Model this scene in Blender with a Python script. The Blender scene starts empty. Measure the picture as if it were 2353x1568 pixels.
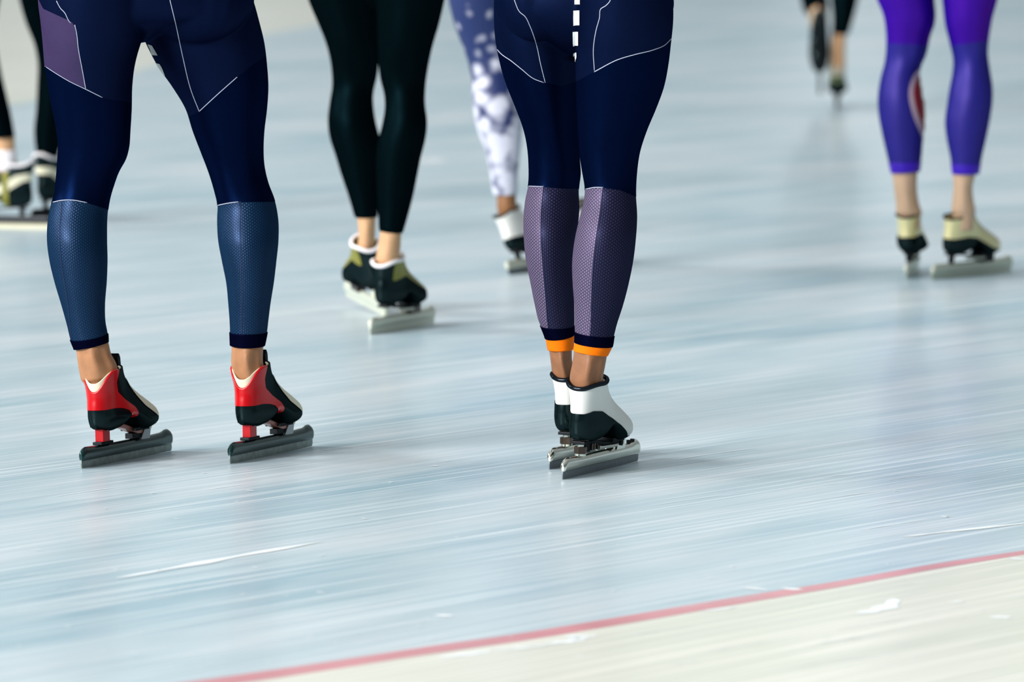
import bpy, bmesh, math, random
import numpy as np
from mathutils import Vector, Matrix
from mathutils.bvhtree import BVHTree
random.seed(4); rng = np.random.default_rng(4)
SC = bpy.context.scene; COL = SC.collection
# ------------------------------------------------------------------ camera
F_PX, CX, CY, H = 16300.0, 1176.5, 784.0, 1.32
YH = -497.0                                    # horizon row of the photograph
PITCH = math.atan((CY - YH) / F_PX)
cam = bpy.data.cameras.new('camera'); camo = bpy.data.objects.new('camera', cam); COL.objects.link(camo)
camo.location = (0, 0, H); camo.rotation_euler = (math.pi/2 - PITCH, 0, 0)
cam.sensor_width = 36; cam.lens = F_PX/2353*36; cam.clip_end = 400; cam.clip_start = .5
cam.dof.use_dof = True; cam.dof.focus_distance = 13.55; cam.dof.aperture_fstop = cam.lens/1000/0.042
SC.camera = camo
# ------------------------------------------------------------------ light
W = bpy.data.worlds.new('hall_light'); SC.world = W; W.use_nodes = True
nt = W.node_tree; nt.nodes.clear()
wo = nt.nodes.new('ShaderNodeOutputWorld'); bg = nt.nodes.new('ShaderNodeBackground')
tc = nt.nodes.new('ShaderNodeTexCoord'); sx = nt.nodes.new('ShaderNodeSeparateXYZ'); cr = nt.nodes.new('ShaderNodeValToRGB')
nt.links.new(tc.outputs['Generated'], sx.inputs[0]); nt.links.new(sx.outputs['Z'], cr.inputs[0])
wm_ = nt.nodes.new('ShaderNodeMapRange'); wm_.inputs[1].default_value = -1; wm_.inputs[2].default_value = 1; wm_.inputs[3].default_value = 1.45; wm_.inputs[4].default_value = .55
nt.links.new(sx.outputs['X'], wm_.inputs[0]); wy_ = nt.nodes.new('ShaderNodeMapRange'); wy_.inputs[1].default_value = -1; wy_.inputs[2].default_value = 1; wy_.inputs[3].default_value = .45; wy_.inputs[4].default_value = 1.3
nt.links.new(sx.outputs['Y'], wy_.inputs[0]); wp_ = nt.nodes.new('ShaderNodeMath'); wp_.operation = 'MULTIPLY'; nt.links.new(wm_.outputs[0], wp_.inputs[0]); nt.links.new(wy_.outputs[0], wp_.inputs[1])
vm_ = nt.nodes.new('ShaderNodeVectorMath'); vm_.operation = 'SCALE'   # the hall is brighter on its left side
nt.links.new(cr.outputs[0], vm_.inputs[0]); nt.links.new(wp_.outputs[0], vm_.inputs['Scale']); nt.links.new(vm_.outputs[0], bg.inputs[0]); nt.links.new(bg.outputs[0], wo.inputs[0])
e = cr.color_ramp.elements
e[0].position = 0.0; e[0].color = (.36, .40, .42, 1)
e[1].position = 1.0; e[1].color = (1.25, 1.3, 1.3, 1)
m = e.new(.12); m.color = (.42, .46, .48, 1)
m = e.new(.45); m.color = (.62, .66, .68, 1)
bg.inputs[1].default_value = 0.70
def area(name, loc, target, size, power, col):
    l = bpy.data.lights.new(name, 'AREA'); l.shape = 'RECTANGLE'; l.size, l.size_y = size; l.energy = power; l.color = col
    o = bpy.data.objects.new(name, l); COL.objects.link(o); o.location = loc
    o.rotation_euler = (Vector(target)-Vector(loc)).to_track_quat('-Z', 'Y').to_euler()
area('floodlight_bank', (-24, -9, 14), (0, 15, 0), (14, 6), 17500, (1, .96, .95))
area('hall_lamp_row', (-40, 22, 20), (0, 18, 0), (18, 6), 11000, (1, .97, .93))
SC.view_settings.view_transform = 'Standard'; SC.view_settings.look = 'None'
SC.view_settings.exposure = 0.06; SC.view_settings.gamma = 1; SC.view_settings.use_curve_mapping = False

# ------------------------------------------------------------------ measuring helpers
cp, sp = math.cos(PITCH), math.sin(PITCH)
def ray(px, py):
    a, b = px-CX, CY-py
    return np.array([a, F_PX*cp + b*sp, -F_PX*sp + b*cp])
def at(px, py, Y):
    d = ray(px, py); return np.array([0, 0, H]) + d*(Y/d[1])
def ground(px, py, z=0.0):
    d = ray(px, py); return np.array([0, 0, H]) + d*((z-H)/d[2])
def to_px(P):
    P = np.atleast_2d(P); q = P - np.array([0, 0, H])
    f = q[:, 1]*cp - q[:, 2]*sp; u = q[:, 1]*sp + q[:, 2]*cp
    return np.stack([CX + F_PX*q[:, 0]/f, CY - F_PX*u/f], 1)
def herm(xs, ys, x):
    xs = np.asarray(xs, float); ys = np.asarray(ys, float); x = np.clip(x, xs[0], xs[-1])
    m = np.gradient(ys, xs) if len(xs) > 2 else np.full(len(xs), (ys[-1]-ys[0])/(xs[-1]-xs[0]))
    i = np.clip(np.searchsorted(xs, x, side='right')-1, 0, len(xs)-2)
    h = xs[i+1]-xs[i]; t = (x-xs[i])/h
    return ((2*t**3-3*t**2+1)*ys[i] + (t**3-2*t**2+t)*h*m[i] + (-2*t**3+3*t**2)*ys[i+1] + (t**3-t**2)*h*m[i+1])

# ------------------------------------------------------------------ object helpers
def link(o, parent=None):
    COL.objects.link(o)
    if parent is not None: o.parent = parent
    return o
def mesh_obj(name, V, F, mat, parent=None, smooth=True, midx=None, pat=None):
    me = bpy.data.meshes.new(name); me.from_pydata([tuple(map(float, v)) for v in V], [], [tuple(map(int, f)) for f in F]); me.update()
    for mm in (mat if isinstance(mat, (list, tuple)) else [mat]): me.materials.append(mm)
    if midx is not None: me.polygons.foreach_set('material_index', np.asarray(midx, dtype=np.int32))
    if pat is not None:
        a = me.attributes.new('pat', 'FLOAT_VECTOR', 'POINT'); p = np.zeros((len(V), 3), dtype=np.float32); p[:, :2] = pat
        a.data.foreach_set('vector', p.ravel())
    me.polygons.foreach_set('use_smooth', [smooth]*len(me.polygons))
    return link(bpy.data.objects.new(name, me), parent)
def tag(o, label=None, cat=None, group=None, kind=None):
    if label: o['label'] = label
    if cat: o['category'] = cat
    if group: o['group'] = group
    if kind: o['kind'] = kind
    return o
def empty(name, loc):
    o = bpy.data.objects.new(name, None); o.empty_display_size = .1; o.location = loc; return link(o)
class MB:
    def __init__(s): s.V = []; s.F = []
    def add(s, V, F):
        n = len(s.V); s.V += [tuple(v) for v in V]; s.F += [tuple(i+n for i in f) for f in F]; return s
    def box(s, x0, x1, y0, y1, z0, z1):
        V = [(x, y, z) for x in (x0, x1) for y in (y0, y1) for z in (z0, z1)]
        return s.add(V, [(0,1,3,2),(4,6,7,5),(0,4,5,1),(2,3,7,6),(0,2,6,4),(1,5,7,3)])
    def prism(s, poly, y0, y1):           # polygon in x,z extruded along y
        n = len(poly); V = [(x, y0, z) for x, z in poly] + [(x, y1, z) for x, z in poly]
        F = [tuple(range(n))[::-1], tuple(range(n, 2*n))] + [(i, (i+1) % n, n+(i+1) % n, n+i) for i in range(n)]
        a = sum(poly[i][0]*poly[(i+1) % n][1]-poly[(i+1) % n][0]*poly[i][1] for i in range(n))
        if a > 0: F = [f[::-1] for f in F]
        return s.add(V, F)
    def cyl(s, p0, p1, r, n=16, r1=None):
        p0, p1 = Vector(p0), Vector(p1); r1 = r if r1 is None else r1
        q = (p1-p0).to_track_quat('Z', 'Y'); V = []
        for p, rr in ((p0, r), (p1, r1)):
            for k in range(n):
                a = 2*math.pi*k/n; V.append(p + q @ Vector((rr*math.cos(a), rr*math.sin(a), 0)))
        return s.add(V, [tuple(range(n))[::-1], tuple(range(n, 2*n))] + [(i, (i+1) % n, n+(i+1) % n, n+i) for i in range(n)])
    def tube(s, pts, r, n=10, closed=False):
        V, F = tube(pts, r, n, closed); return s.add(V, F)
    def each(s, k, name, mat, parent, bevel=0):
        """k pieces of equal size, each linked as an object of its own"""
        nv, nf = len(s.V)//k, len(s.F)//k
        for j in range(k):
            q = MB(); q.V = s.V[j*nv:(j+1)*nv]; q.F = [tuple(i-j*nv for i in f) for f in s.F[j*nf:(j+1)*nf]]; q.build(name, mat, parent, bevel)
    def build(s, name, mat, parent=None, bevel=0, smooth=False):
        o = mesh_obj(name, s.V, s.F, mat, parent, smooth or bevel > 0)
        if bevel:
            b = o.modifiers.new('bevel', 'BEVEL'); b.width = bevel; b.segments = 2; b.limit_method = 'ANGLE'
            b.harden_normals = True
        return o
def tube(pts, r, n=10, closed=False):
    P = [Vector(p) for p in pts]; m = len(P); r = [r]*m if np.isscalar(r) else list(r); V = []
    up = None
    for i in range(m):
        a = P[(i-1) % m] if (closed or i > 0) else P[i]; b = P[(i+1) % m] if (closed or i < m-1) else P[i]
        t = (b-a).normalized()
        if up is None: up = t.orthogonal().normalized()
        up = (up - t*up.dot(t)).normalized(); sd = t.cross(up)
        for k in range(n):
            an = 2*math.pi*k/n; V.append(P[i] + (up*math.cos(an)+sd*math.sin(an))*r[i])
    F = []
    for i in range(m if closed else m-1):
        j = (i+1) % m
        for k in range(n): F.append((i*n+k, i*n+(k+1) % n, j*n+(k+1) % n, j*n+k))
    if not closed: F += [tuple(range(n))[::-1], tuple(range((m-1)*n, m*n))]
    return V, F
def grid_faces(nr, nc, wrap=True):
    return [(i*nc+j, i*nc+(j+1) % nc, (i+1)*nc+(j+1) % nc, (i+1)*nc+j) for i in range(nr-1) for j in range(nc if wrap else nc-1)]
def split(D, F, f):
    """cut faces along f=0; D rows are vertices with any extra columns. returns D, F, side flags (0 where f<0)"""
    D = list(map(np.asarray, D)); f = list(f); cut = {}; out = []; side = []
    def mid(i, j):
        k = (min(i, j), max(i, j))
        if k not in cut:
            t = f[i]/(f[i]-f[j]); cut[k] = len(D); D.append(D[i]+(D[j]-D[i])*t); f.append(0.0)
        return cut[k]
    for face in F:
        s = [f[i] < 0 for i in face]
        if all(s) or not any(s): out.append(face); side.append(0 if s[0] else 1); continue
        for want in (True, False):
            poly = []
            for a in range(len(face)):
                i, j = face[a], face[(a+1) % len(face)]
                if s[a] == want: poly.append(i)
                if s[a] != s[(a+1) % len(face)]: poly.append(mid(i, j))
            if len(poly) > 2: out.append(tuple(poly)); side.append(0 if want else 1)
    return np.array(D), out, side
def keep(D, F, side, s):
    F = [f for f, q in zip(F, side) if q == s]; used = sorted({i for f in F for i in f}); mp = {u: k for k, u in enumerate(used)}
    return D[used], [tuple(mp[i] for i in f) for f in F]
def poly_sd(P, poly):
    """signed distance (negative inside) of 2-D points to a polygon"""
    poly = np.asarray(poly, float); P = np.asarray(P, float); d = np.full(len(P), 1e9); ins = np.zeros(len(P), bool)
    for i in range(len(poly)):
        a, b = poly[i], poly[(i+1) % len(poly)]; ab = b-a; ap = P-a
        t = np.clip((ap@ab)/(ab@ab), 0, 1); d = np.minimum(d, np.linalg.norm(ap-t[:, None]*ab, axis=1))
        c = ((a[1] > P[:, 1]) != (b[1] > P[:, 1])) & (P[:, 0] < (b[0]-a[0])*(P[:, 1]-a[1])/((b[1]-a[1]) or 1e-9)+a[0]); ins ^= c
    return np.where(ins, -d, d)
def evaluated(o):
    dg = bpy.context.evaluated_depsgraph_get(); dg.update(); e_ = o.evaluated_get(dg)
    me = bpy.data.meshes.new_from_object(e_); n = len(me.vertices); V = np.zeros(n*3); me.vertices.foreach_get('co', V)
    F = [tuple(p.vertices) for p in me.polygons]; bpy.data.meshes.remove(me); return V.reshape(-1, 3), F
def union(parts, voxel, smooth=4):
    mb = MB()
    for V, F in parts: mb.add(V, F)
    o = mb.build('temp', None)
    r = o.modifiers.new('r', 'REMESH'); r.mode = 'VOXEL'; r.voxel_size = voxel
    s = o.modifiers.new('s', 'SMOOTH'); s.factor = .5; s.iterations = smooth
    V, F = evaluated(o); me = o.data; bpy.data.objects.remove(o); bpy.data.meshes.remove(me); return V, F
def bvh(V, F): return BVHTree.FromPolygons([tuple(v) for v in V], F)
def hit(tree, px, py):
    d = Vector(ray(px, py)).normalized(); return tree.ray_cast(Vector((0, 0, H)), d)
def drape_line(tree, pts, r, step=5, dash=None):
    """thin thread lying on a surface along measured points"""
    pts = np.asarray(pts, float); seg = np.linalg.norm(np.diff(pts, axis=0), axis=1); L = np.r_[0, np.cumsum(seg)]
    n = max(3, int(L[-1]/step)); out = []; mb = MB()
    for s_ in np.linspace(0, L[-1], n):
        px, py = herm(L, pts[:, 0], s_), herm(L, pts[:, 1], s_); h = hit(tree, px, py)
        if h[0] is not None: out.append(h[0] + h[1]*r*.35)
    if len(out) > 2: mb.tube(out, r, 6)
    return mb
def drape_patch(tree, left, right, off=.0012, nu=10, nv=30):
    """patch lying on a surface between two measured border lines (same number of points)"""
    left = np.asarray(left, float); right = np.asarray(right, float); T = np.linspace(0, 1, len(left)); V = []; ok = True
    base = None
    for v in np.linspace(0, 1, nv):
        a = np.array([herm(T, left[:, 0], v), herm(T, left[:, 1], v)]); b = np.array([herm(T, right[:, 0], v), herm(T, right[:, 1], v)])
        for u in np.linspace(0, 1, nu):
            p = a+(b-a)*u; h = hit(tree, p[0], p[1])
            if h[0] is None: V.append(None)
            else: V.append(h[0]+h[1]*off)
    F = [f for f in [(i*nu+j, i*nu+j+1, (i+1)*nu+j+1, (i+1)*nu+j) for i in range(nv-1) for j in range(nu-1)] if all(V[k] is not None for k in f)]
    used = sorted({i for f in F for i in f}); mp = {u: k for k, u in enumerate(used)}
    return [V[i] for i in used], [tuple(mp[i] for i in f)[::-1] for f in F]

# ------------------------------------------------------------------ materials
def mat(name, col, rough=.5, metal=0, spec=.5, sheen=0, sheen_col=(1, 1, 1), sheen_r=.4, coat=0, bump=0, bscale=400, var=0, vscale=20, tint=(1, 1, 1)):
    m = bpy.data.materials.new(name); m.use_nodes = True; N = m.node_tree.nodes; Lk = m.node_tree.links; b = N['Principled BSDF']
    b.inputs['Base Color'].default_value = (*col, 1); b.inputs['Roughness'].default_value = rough; b.inputs['Metallic'].default_value = metal
    b.inputs['Specular IOR Level'].default_value = spec; b.inputs['Sheen Weight'].default_value = sheen
    b.inputs['Sheen Tint'].default_value = (*sheen_col, 1); b.inputs['Sheen Roughness'].default_value = sheen_r; b.inputs['Coat Weight'].default_value = coat
    b.inputs['Coat Roughness'].default_value = .12; b.inputs['Specular Tint'].default_value = (*tint, 1)
    t = N.new('ShaderNodeTexCoord')
    if bump:
        n = N.new('ShaderNodeTexNoise'); n.inputs['Scale'].default_value = bscale; n.inputs['Detail'].default_value = 3
        Lk.new(t.outputs['Object'], n.inputs['Vector']); bp = N.new('ShaderNodeBump'); bp.inputs['Strength'].default_value = bump; bp.inputs['Distance'].default_value = .001
        Lk.new(n.outputs[0], bp.inputs['Height']); Lk.new(bp.outputs[0], b.inputs['Normal'])
    n = N.new('ShaderNodeTexNoise'); n.inputs['Scale'].default_value = vscale; n.inputs['Detail'].default_value = 4
    Lk.new(t.outputs['Object'], n.inputs['Vector']); mx = N.new('ShaderNodeMix'); mx.data_type = 'RGBA'
    mx.inputs[6].default_value = (*[c*(1-var) for c in col], 1); mx.inputs[7].default_value = (*[min(1, c*(1+var)) for c in col], 1)
    Lk.new(n.outputs[0], mx.inputs[0]); Lk.new(mx.outputs[2], b.inputs['Base Color'])
    return m
def cloth_shader(m, gloss, rough):
    """diffuse yarn plus a soft even lustre"""
    N = m.node_tree.nodes; Lk = m.node_tree.links; b = N['Principled BSDF']; out = N['Material Output']
    d = N.new('ShaderNodeBsdfDiffuse'); g = N.new('ShaderNodeBsdfGlossy'); a = N.new('ShaderNodeAddShader')
    g.inputs['Color'].default_value = (*gloss, 1); g.inputs['Roughness'].default_value = rough
    for k in ('Base Color', 'Normal'):
        for l in list(b.inputs[k].links):
            for t_ in ([d.inputs['Color']] if k == 'Base Color' else [d.inputs['Normal'], g.inputs['Normal']]): Lk.new(l.from_socket, t_)
    Lk.new(d.outputs[0], a.inputs[0]); Lk.new(g.outputs[0], a.inputs[1]); Lk.new(a.outputs[0], out.inputs['Surface']); N.remove(b)
    return m
def knit(name, dark, light, amt=1.0, rough=.5, spec=.5, sheen=.3, cell=1.0, sheen_col=(.7, .7, 1), tint=(1, 1, 1)):
    """honeycomb knit; 'pat' holds metres around and along the calf"""
    m = bpy.data.materials.new(name); m.use_nodes = True; N = m.node_tree.nodes; Lk = m.node_tree.links; b = N['Principled BSDF']
    at_ = N.new('ShaderNodeAttribute'); at_.attribute_name = 'pat'; acc = None
    k = 2*math.pi/(.0052*cell)
    for a in (0, 60, 120):
        d = N.new('ShaderNodeVectorMath'); d.operation = 'DOT_PRODUCT'; d.inputs[1].default_value = (k*math.cos(math.radians(a)), k*math.sin(math.radians(a))*.85, 0)
        Lk.new(at_.outputs['Vector'], d.inputs[0]); c = N.new('ShaderNodeMath'); c.operation = 'COSINE'; Lk.new(d.outputs['Value'], c.inputs[0])
        if acc is None: acc = c
        else:
            s = N.new('ShaderNodeMath'); s.operation = 'ADD'; Lk.new(acc.outputs[0], s.inputs[0]); Lk.new(c.outputs[0], s.inputs[1]); acc = s
    mr = N.new('ShaderNodeMapRange'); mr.inputs[1].default_value = -1.3; mr.inputs[2].default_value = .6; Lk.new(acc.outputs[0], mr.inputs[0])
    mx = N.new('ShaderNodeMix'); mx.data_type = 'RGBA'; mx.inputs[6].default_value = (*dark, 1); mx.inputs[7].default_value = (*light, 1)
    ml = N.new('ShaderNodeMath'); ml.operation = 'MULTIPLY'; ml.inputs[1].default_value = amt; Lk.new(mr.outputs[0], ml.inputs[0])
    Lk.new(ml.outputs[0], mx.inputs[0]); Lk.new(mx.outputs[2], b.inputs['Base Color'])
    bp = N.new('ShaderNodeBump'); bp.inputs['Strength'].default_value = .6; bp.inputs['Distance'].default_value = .0006
    Lk.new(mr.outputs[0], bp.inputs['Height']); Lk.new(bp.outputs[0], b.inputs['Normal'])
    b.inputs['Roughness'].default_value = rough; b.inputs['Specular IOR Level'].default_value = spec
    b.inputs['Sheen Weight'].default_value = sheen; b.inputs['Sheen Tint'].default_value = (*sheen_col, 1); b.inputs['Specular Tint'].default_value = (*tint, 1)
    return m
M = {}
M['navy'] = mat('navy_lycra', (.0003, .0010, .0062), .42, spec=.22, sheen=.02, sheen_col=(.25, .4, 1), bump=.25, bscale=900, var=.3, tint=(.08, .25, 1))
M['navy_top'] = mat('navy_shorts_lycra', (.0007, .0021, .0115), .45, spec=.32, sheen=.05, sheen_col=(.4, .42, 1), bump=.4, bscale=900, var=.3, tint=(.15, .28, 1))
M['plum'] = mat('plum_lit_lycra', (.024, .015, .048), .5, spec=.35, sheen=.16, sheen_col=(.7, .5, .9), bump=.5, bscale=900, var=.25, tint=(.7, .6, 1))
M['thread'] = mat('pale_thread', (.45, .48, .6), .7)
M['dthread'] = mat('navy_thread', (.006, .012, .06), .7)
M['cuff'] = mat('black_cuff', (.0006, .0008, .005), .6, spec=.12, tint=(.2, .3, 1), bump=.3, bscale=500)
M['orange'] = mat('orange_band', (.92, .18, .002), .7, spec=.08, bump=.3, bscale=300, var=.08)
M['knitA'] = knit('blue_honeycomb_knit', (.0004, .0050, .018), (.003, .020, .050), sheen=.08, cell=.8, spec=.4, rough=.42, tint=(.5, .6, 1))
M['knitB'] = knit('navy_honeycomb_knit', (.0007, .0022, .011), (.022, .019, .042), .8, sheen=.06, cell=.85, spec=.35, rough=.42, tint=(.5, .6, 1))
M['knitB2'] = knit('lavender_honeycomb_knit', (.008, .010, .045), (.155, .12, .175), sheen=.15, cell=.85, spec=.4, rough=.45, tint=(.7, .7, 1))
M['black'] = mat('black_lycra', (.0003, .0012, .0016), .45, spec=.16, sheen=.01, sheen_col=(.2, .7, .7), bump=.2, var=.3, tint=(.1, .7, .8))
M['skin'] = mat('tanned_skin', (.37, .175, .082), .5, spec=.35, bump=.2, bscale=250, var=.25, vscale=45)
M['skinB'] = mat('brown_skin', (.27, .12, .056), .5, spec=.35, bump=.25, bscale=200, var=.3, vscale=45)
M['skinC'] = mat('light_tan_skin', (.58, .34, .18), .5, spec=.3, bump=.15, var=.15, vscale=30)
M['skinP'] = mat('fair_skin', (.56, .38, .25), .5, spec=.3, bump=.15, var=.12, vscale=25)
M['skinD'] = mat('dark_skin', (.26, .12, .05), .5, spec=.3, var=.2)
M['white_leather'] = mat('white_leather', (.72, .74, .70), .38, spec=.5, bump=.1, var=.03)
M['black_gloss'] = mat('black_carbon', (.0015, .005, .006), .25, spec=.45, coat=.08, var=.3, tint=(.3, .9, 1))
M['black_rub'] = mat('black_padding', (.002, .003, .005), .28, spec=.45, var=.2, tint=(.5, .7, 1))
M['red_gloss'] = mat('red_leather', (.48, .002, .006), .24, spec=.3, coat=.08, var=.08)
M['cream'] = mat('cream_leather', (.72, .70, .52), .5, var=.05)
M['white_pad'] = mat('white_padding', (.85, .82, .84), .6, bump=.2, bscale=150, var=.03)
M['olive'] = mat('olive_leather', (.19, .19, .012), .45, bump=.3, bscale=120, var=.3)
M['gold'] = mat('gold_leather', (.78, .73, .38), .28, metal=.15, coat=.3, var=.12)
M['steel'] = mat('polished_steel', (.72, .74, .66), .16, metal=1, var=.1)
M['steel_run'] = mat('brushed_runner', (.16, .19, .21), .38, metal=.7, bump=.3, bscale=500, var=.3, vscale=90)
M['steel_pale'] = mat('pale_steel', (.66, .70, .58), .3, metal=.35, var=.05)
M['tube_dark'] = mat('dark_green_tube', (.003, .012, .013), .22, spec=.5, coat=.15, var=.3, tint=(.4, 1, 1))
M['run_dark'] = mat('dark_runner', (.20, .25, .24), .35, metal=.7, bump=.4, bscale=300, var=.5, vscale=60)
M['red_metal'] = mat('red_anodised', (.42, .003, .008), .32, metal=.2, spec=.3, var=.1)
M['copper'] = mat('copper_bridge', (.30, .10, .075), .35, metal=.5, coat=.2, var=.2)
M['alu'] = mat('aluminium', (.30, .34, .36), .35, metal=.8, var=.15)
M['bronze'] = mat('dark_bronze', (.06, .045, .035), .35, metal=.7, var=.2)
M['blackm'] = mat('black_metal', (.003, .004, .005), .3, spec=.4, var=.2)
M['green'] = mat('green_leather', (.05, .09, .02), .45, var=.3)
M['grey_pad'] = mat('beige_padding', (.5, .44, .33), .6, var=.05)
M['orange_red'] = mat('orange_red_leather', (.55, .06, .015), .4, var=.3)
M['flash'] = mat('grey_reflective_print', (.42, .46, .46), .45, var=.1)
M['stripe'] = mat('white_print', (.62, .66, .66), .5, var=.05)
M['purple'] = mat('violet_lycra', (.014, .002, .21), .45, spec=.5, tint=(.8, .25, 1), sheen=.30, sheen_col=(.75, .1, 1), sheen_r=.5, bump=.3, bscale=500, var=.15)
M['blue'] = mat('blue_violet_knit', (.012, .012, .17), .5, spec=.5, tint=(.55, .45, 1), sheen=.30, sheen_col=(.5, .35, 1), bump=.4, bscale=500, var=.2)
M['vcuff'] = mat('bright_violet_cuff', (.035, .004, .42), .5, spec=.3, sheen=.3, sheen_col=(.7, .2, 1))
M['crimson'] = mat('crimson_print', (.28, .001, .004), .5, var=.1)
M['pinkwhite'] = mat('pale_pink_print', (.50, .36, .42), .6, var=.1)

for k_, g_, r_ in (('navy', (.0009, .0038, .018), .38), ('navy_top', (.0035, .0065, .022), .42), ('plum', (.030, .024, .050), .5), ('knitA', (.012, .020, .040), .34),
                   ('knitB', (.009, .010, .022), .36), ('knitB2', (.034, .029, .046), .45), ('black', (.0008, .0034, .0045), .48), ('cuff', (.0008, .001, .006), .5),
                   ('black_gloss', (.012, .019, .020), .20), ('black_rub', (.020, .024, .028), .16), ('blackm', (.02, .022, .024), .3), ('purple', (.05, .008, .08), .42), ('blue', (.024, .018, .06), .45)):
    cloth_shader(M[k_], g_, r_)
def star_cloth():
    m = bpy.data.materials.new('star_print_lycra'); m.use_nodes = True; N = m.node_tree.nodes; Lk = m.node_tree.links; b = N['Principled BSDF']
    t = N.new('ShaderNodeTexCoord'); s = N.new('ShaderNodeSeparateXYZ'); Lk.new(t.outputs['Object'], s.inputs[0])
    v = N.new('ShaderNodeTexVoronoi'); v.inputs['Scale'].default_value = 24; Lk.new(t.outputs['Object'], v.inputs['Vector'])
    n = N.new('ShaderNodeTexNoise'); n.inputs['Scale'].default_value = 30; Lk.new(t.outputs['Object'], n.inputs['Vector'])
    g = N.new('ShaderNodeMapRange'); g.inputs[1].default_value = .38; g.inputs[2].default_value = .70; g.inputs[3].default_value = .62; g.inputs[4].default_value = -.02; Lk.new(s.outputs['Z'], g.inputs[0])
    a = N.new('ShaderNodeMath'); a.operation = 'SUBTRACT'; Lk.new(g.outputs[0], a.inputs[0]); Lk.new(v.outputs['Distance'], a.inputs[1])
    c = N.new('ShaderNodeMath'); c.operation = 'MULTIPLY_ADD'; c.inputs[1].default_value = .5; Lk.new(n.outputs[0], c.inputs[0]); Lk.new(a.outputs[0], c.inputs[2])
    r = N.new('ShaderNodeMapRange'); r.inputs[1].default_value = -.04; r.inputs[2].default_value = .40; Lk.new(c.outputs[0], r.inputs[0])
    mx = N.new('ShaderNodeMix'); mx.data_type = 'RGBA'; mx.inputs[6].default_value = (.006, .02, .11, 1); mx.inputs[7].default_value = (.60, .62, .72, 1)
    Lk.new(r.outputs[0], mx.inputs[0]); Lk.new(mx.outputs[2], b.inputs['Base Color']); b.inputs['Roughness'].default_value = .6
    return m
M['stars'] = star_cloth()

def ice_mat(name, colA, colB, colC, gloss=.35, cream=False):
    m = bpy.data.materials.new(name); m.use_nodes = True; N = m.node_tree.nodes; Lk = m.node_tree.links; b = N['Principled BSDF']
    t = N.new('ShaderNodeTexCoord')
    def noise(scale, rot, sc, detail=4, off=0):
        mp = N.new('ShaderNodeMapping'); mp.inputs['Rotation'].default_value = (0, 0, math.radians(rot)); 
        mp.vector_type = 'POINT'; mp.inputs['Location'].default_value = (off, off*.7, 0)
        Lk.new(t.outputs['Object'], mp.inputs['Vector'])
        m2 = N.new('ShaderNodeMapping'); m2.inputs['Scale'].default_value = (*scale, 1); Lk.new(mp.outputs[0], m2.inputs['Vector'])
        n = N.new('ShaderNodeTexNoise'); n.inputs['Scale'].default_value = sc; n.inputs['Detail'].default_value = detail; Lk.new(m2.outputs[0], n.inputs['Vector']); return n
    def rng_(n, a, b_, lo=0, hi=1):
        r = N.new('ShaderNodeMapRange'); r.inputs[1].default_value = a; r.inputs[2].default_value = b_; r.inputs[3].default_value = lo; r.inputs[4].default_value = hi
        Lk.new(n.outputs[0], r.inputs[0]); return r
    def mix(f, A, B, blend='MIX'):
        x = N.new('ShaderNodeMix'); x.data_type = 'RGBA'; x.blend_type = blend
        for s, c in ((6, A), (7, B)):
            if isinstance(c, tuple): x.inputs[s].default_value = (*c, 1)
            else: Lk.new(c, x.inputs[s])
        Lk.new(f.outputs[0], x.inputs[0]); return x.outputs[2]
    # skating direction: 32 degrees right of straight ahead -> world angle 58
    big = rng_(noise((.55, 1.6), -58, .8, 3), .36, .66)
    c = mix(big, colA, colB)
    mid = rng_(noise((.5, 2.2), -62, 2.1, 5, 7), .42, .75, 0, .75)
    c = mix(mid, c, colC)
    fine = rng_(noise((.35, 34), -57, 2.2, 4, 3), .48, .70, 0, .75)
    c = mix(fine, c, tuple(min(1, x*1.22) for x in colC))
    fd = rng_(noise((.3, 45), -59, 1.6, 3, 13), .55, .8, 0, .35)
    c = mix(fd, c, tuple(x*.72 for x in colA))
    Lk.new(c, b.inputs['Base Color'])
    sn = noise((.25, 60), -57, 2.0, 5, 1); bp = N.new('ShaderNodeBump'); bp.inputs['Strength'].default_value = .4; bp.inputs['Distance'].default_value = .0008
    Lk.new(sn.outputs[0], bp.inputs['Height']); Lk.new(bp.outputs[0], b.inputs['Normal'])
    b.inputs['Roughness'].default_value = .28; b.inputs['IOR'].default_value = 1.31; b.inputs['Specular IOR Level'].default_value = gloss*.75
    return m
M['ice'] = ice_mat('pale_blue_ice', (.30, .47, .55), (.52, .63, .68), (.66, .73, .76))
M['ice_cream'] = ice_mat('cream_ice', (.64, .68, .59), (.70, .73, .65), (.80, .80, .72))
M['ice_red'] = mat('red_line_in_ice', (.66, .30, .33), .3, spec=.3, var=.25, vscale=6)
M['frost'] = mat('frost_scratch', (.80, .86, .88), .6, spec=.2)

# ------------------------------------------------------------------ setting
def flat(name, V, material, z, **kw):
    o = mesh_obj(name, [(v[0], v[1], z) for v in V], [tuple(range(len(V)))], material, None, False); return o
ice = flat('ice_floor', [(-40, -6), (40, -6), (40, 96), (-40, 96)], M['ice'], 0)
tag(ice, kind='structure')
lx = [-500, -200, 150, 535, 765, 969, 1200, 1406, 1661, 1917, 2172, 2353, 2700]
ly = [1700, 1665, 1618, 1564, 1530, 1498, 1465, 1431, 1387, 1345, 1299, 1271, 1212]
hw = [13, 13, 12, 10, 9.5, 9, 9, 9, 8.5, 7, 6, 5, 5]
xs = np.linspace(-500, 2700, 90); yy = herm(lx, ly, xs); hh = herm(lx, hw, xs)
top = [ground(x, y-h) for x, y, h in zip(xs, yy, hh)]; bot = [ground(x, y+h) for x, y, h in zip(xs, yy, hh)]
V = [(p[0], p[1], .0006) for p in top+bot]; n = len(xs)
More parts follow.
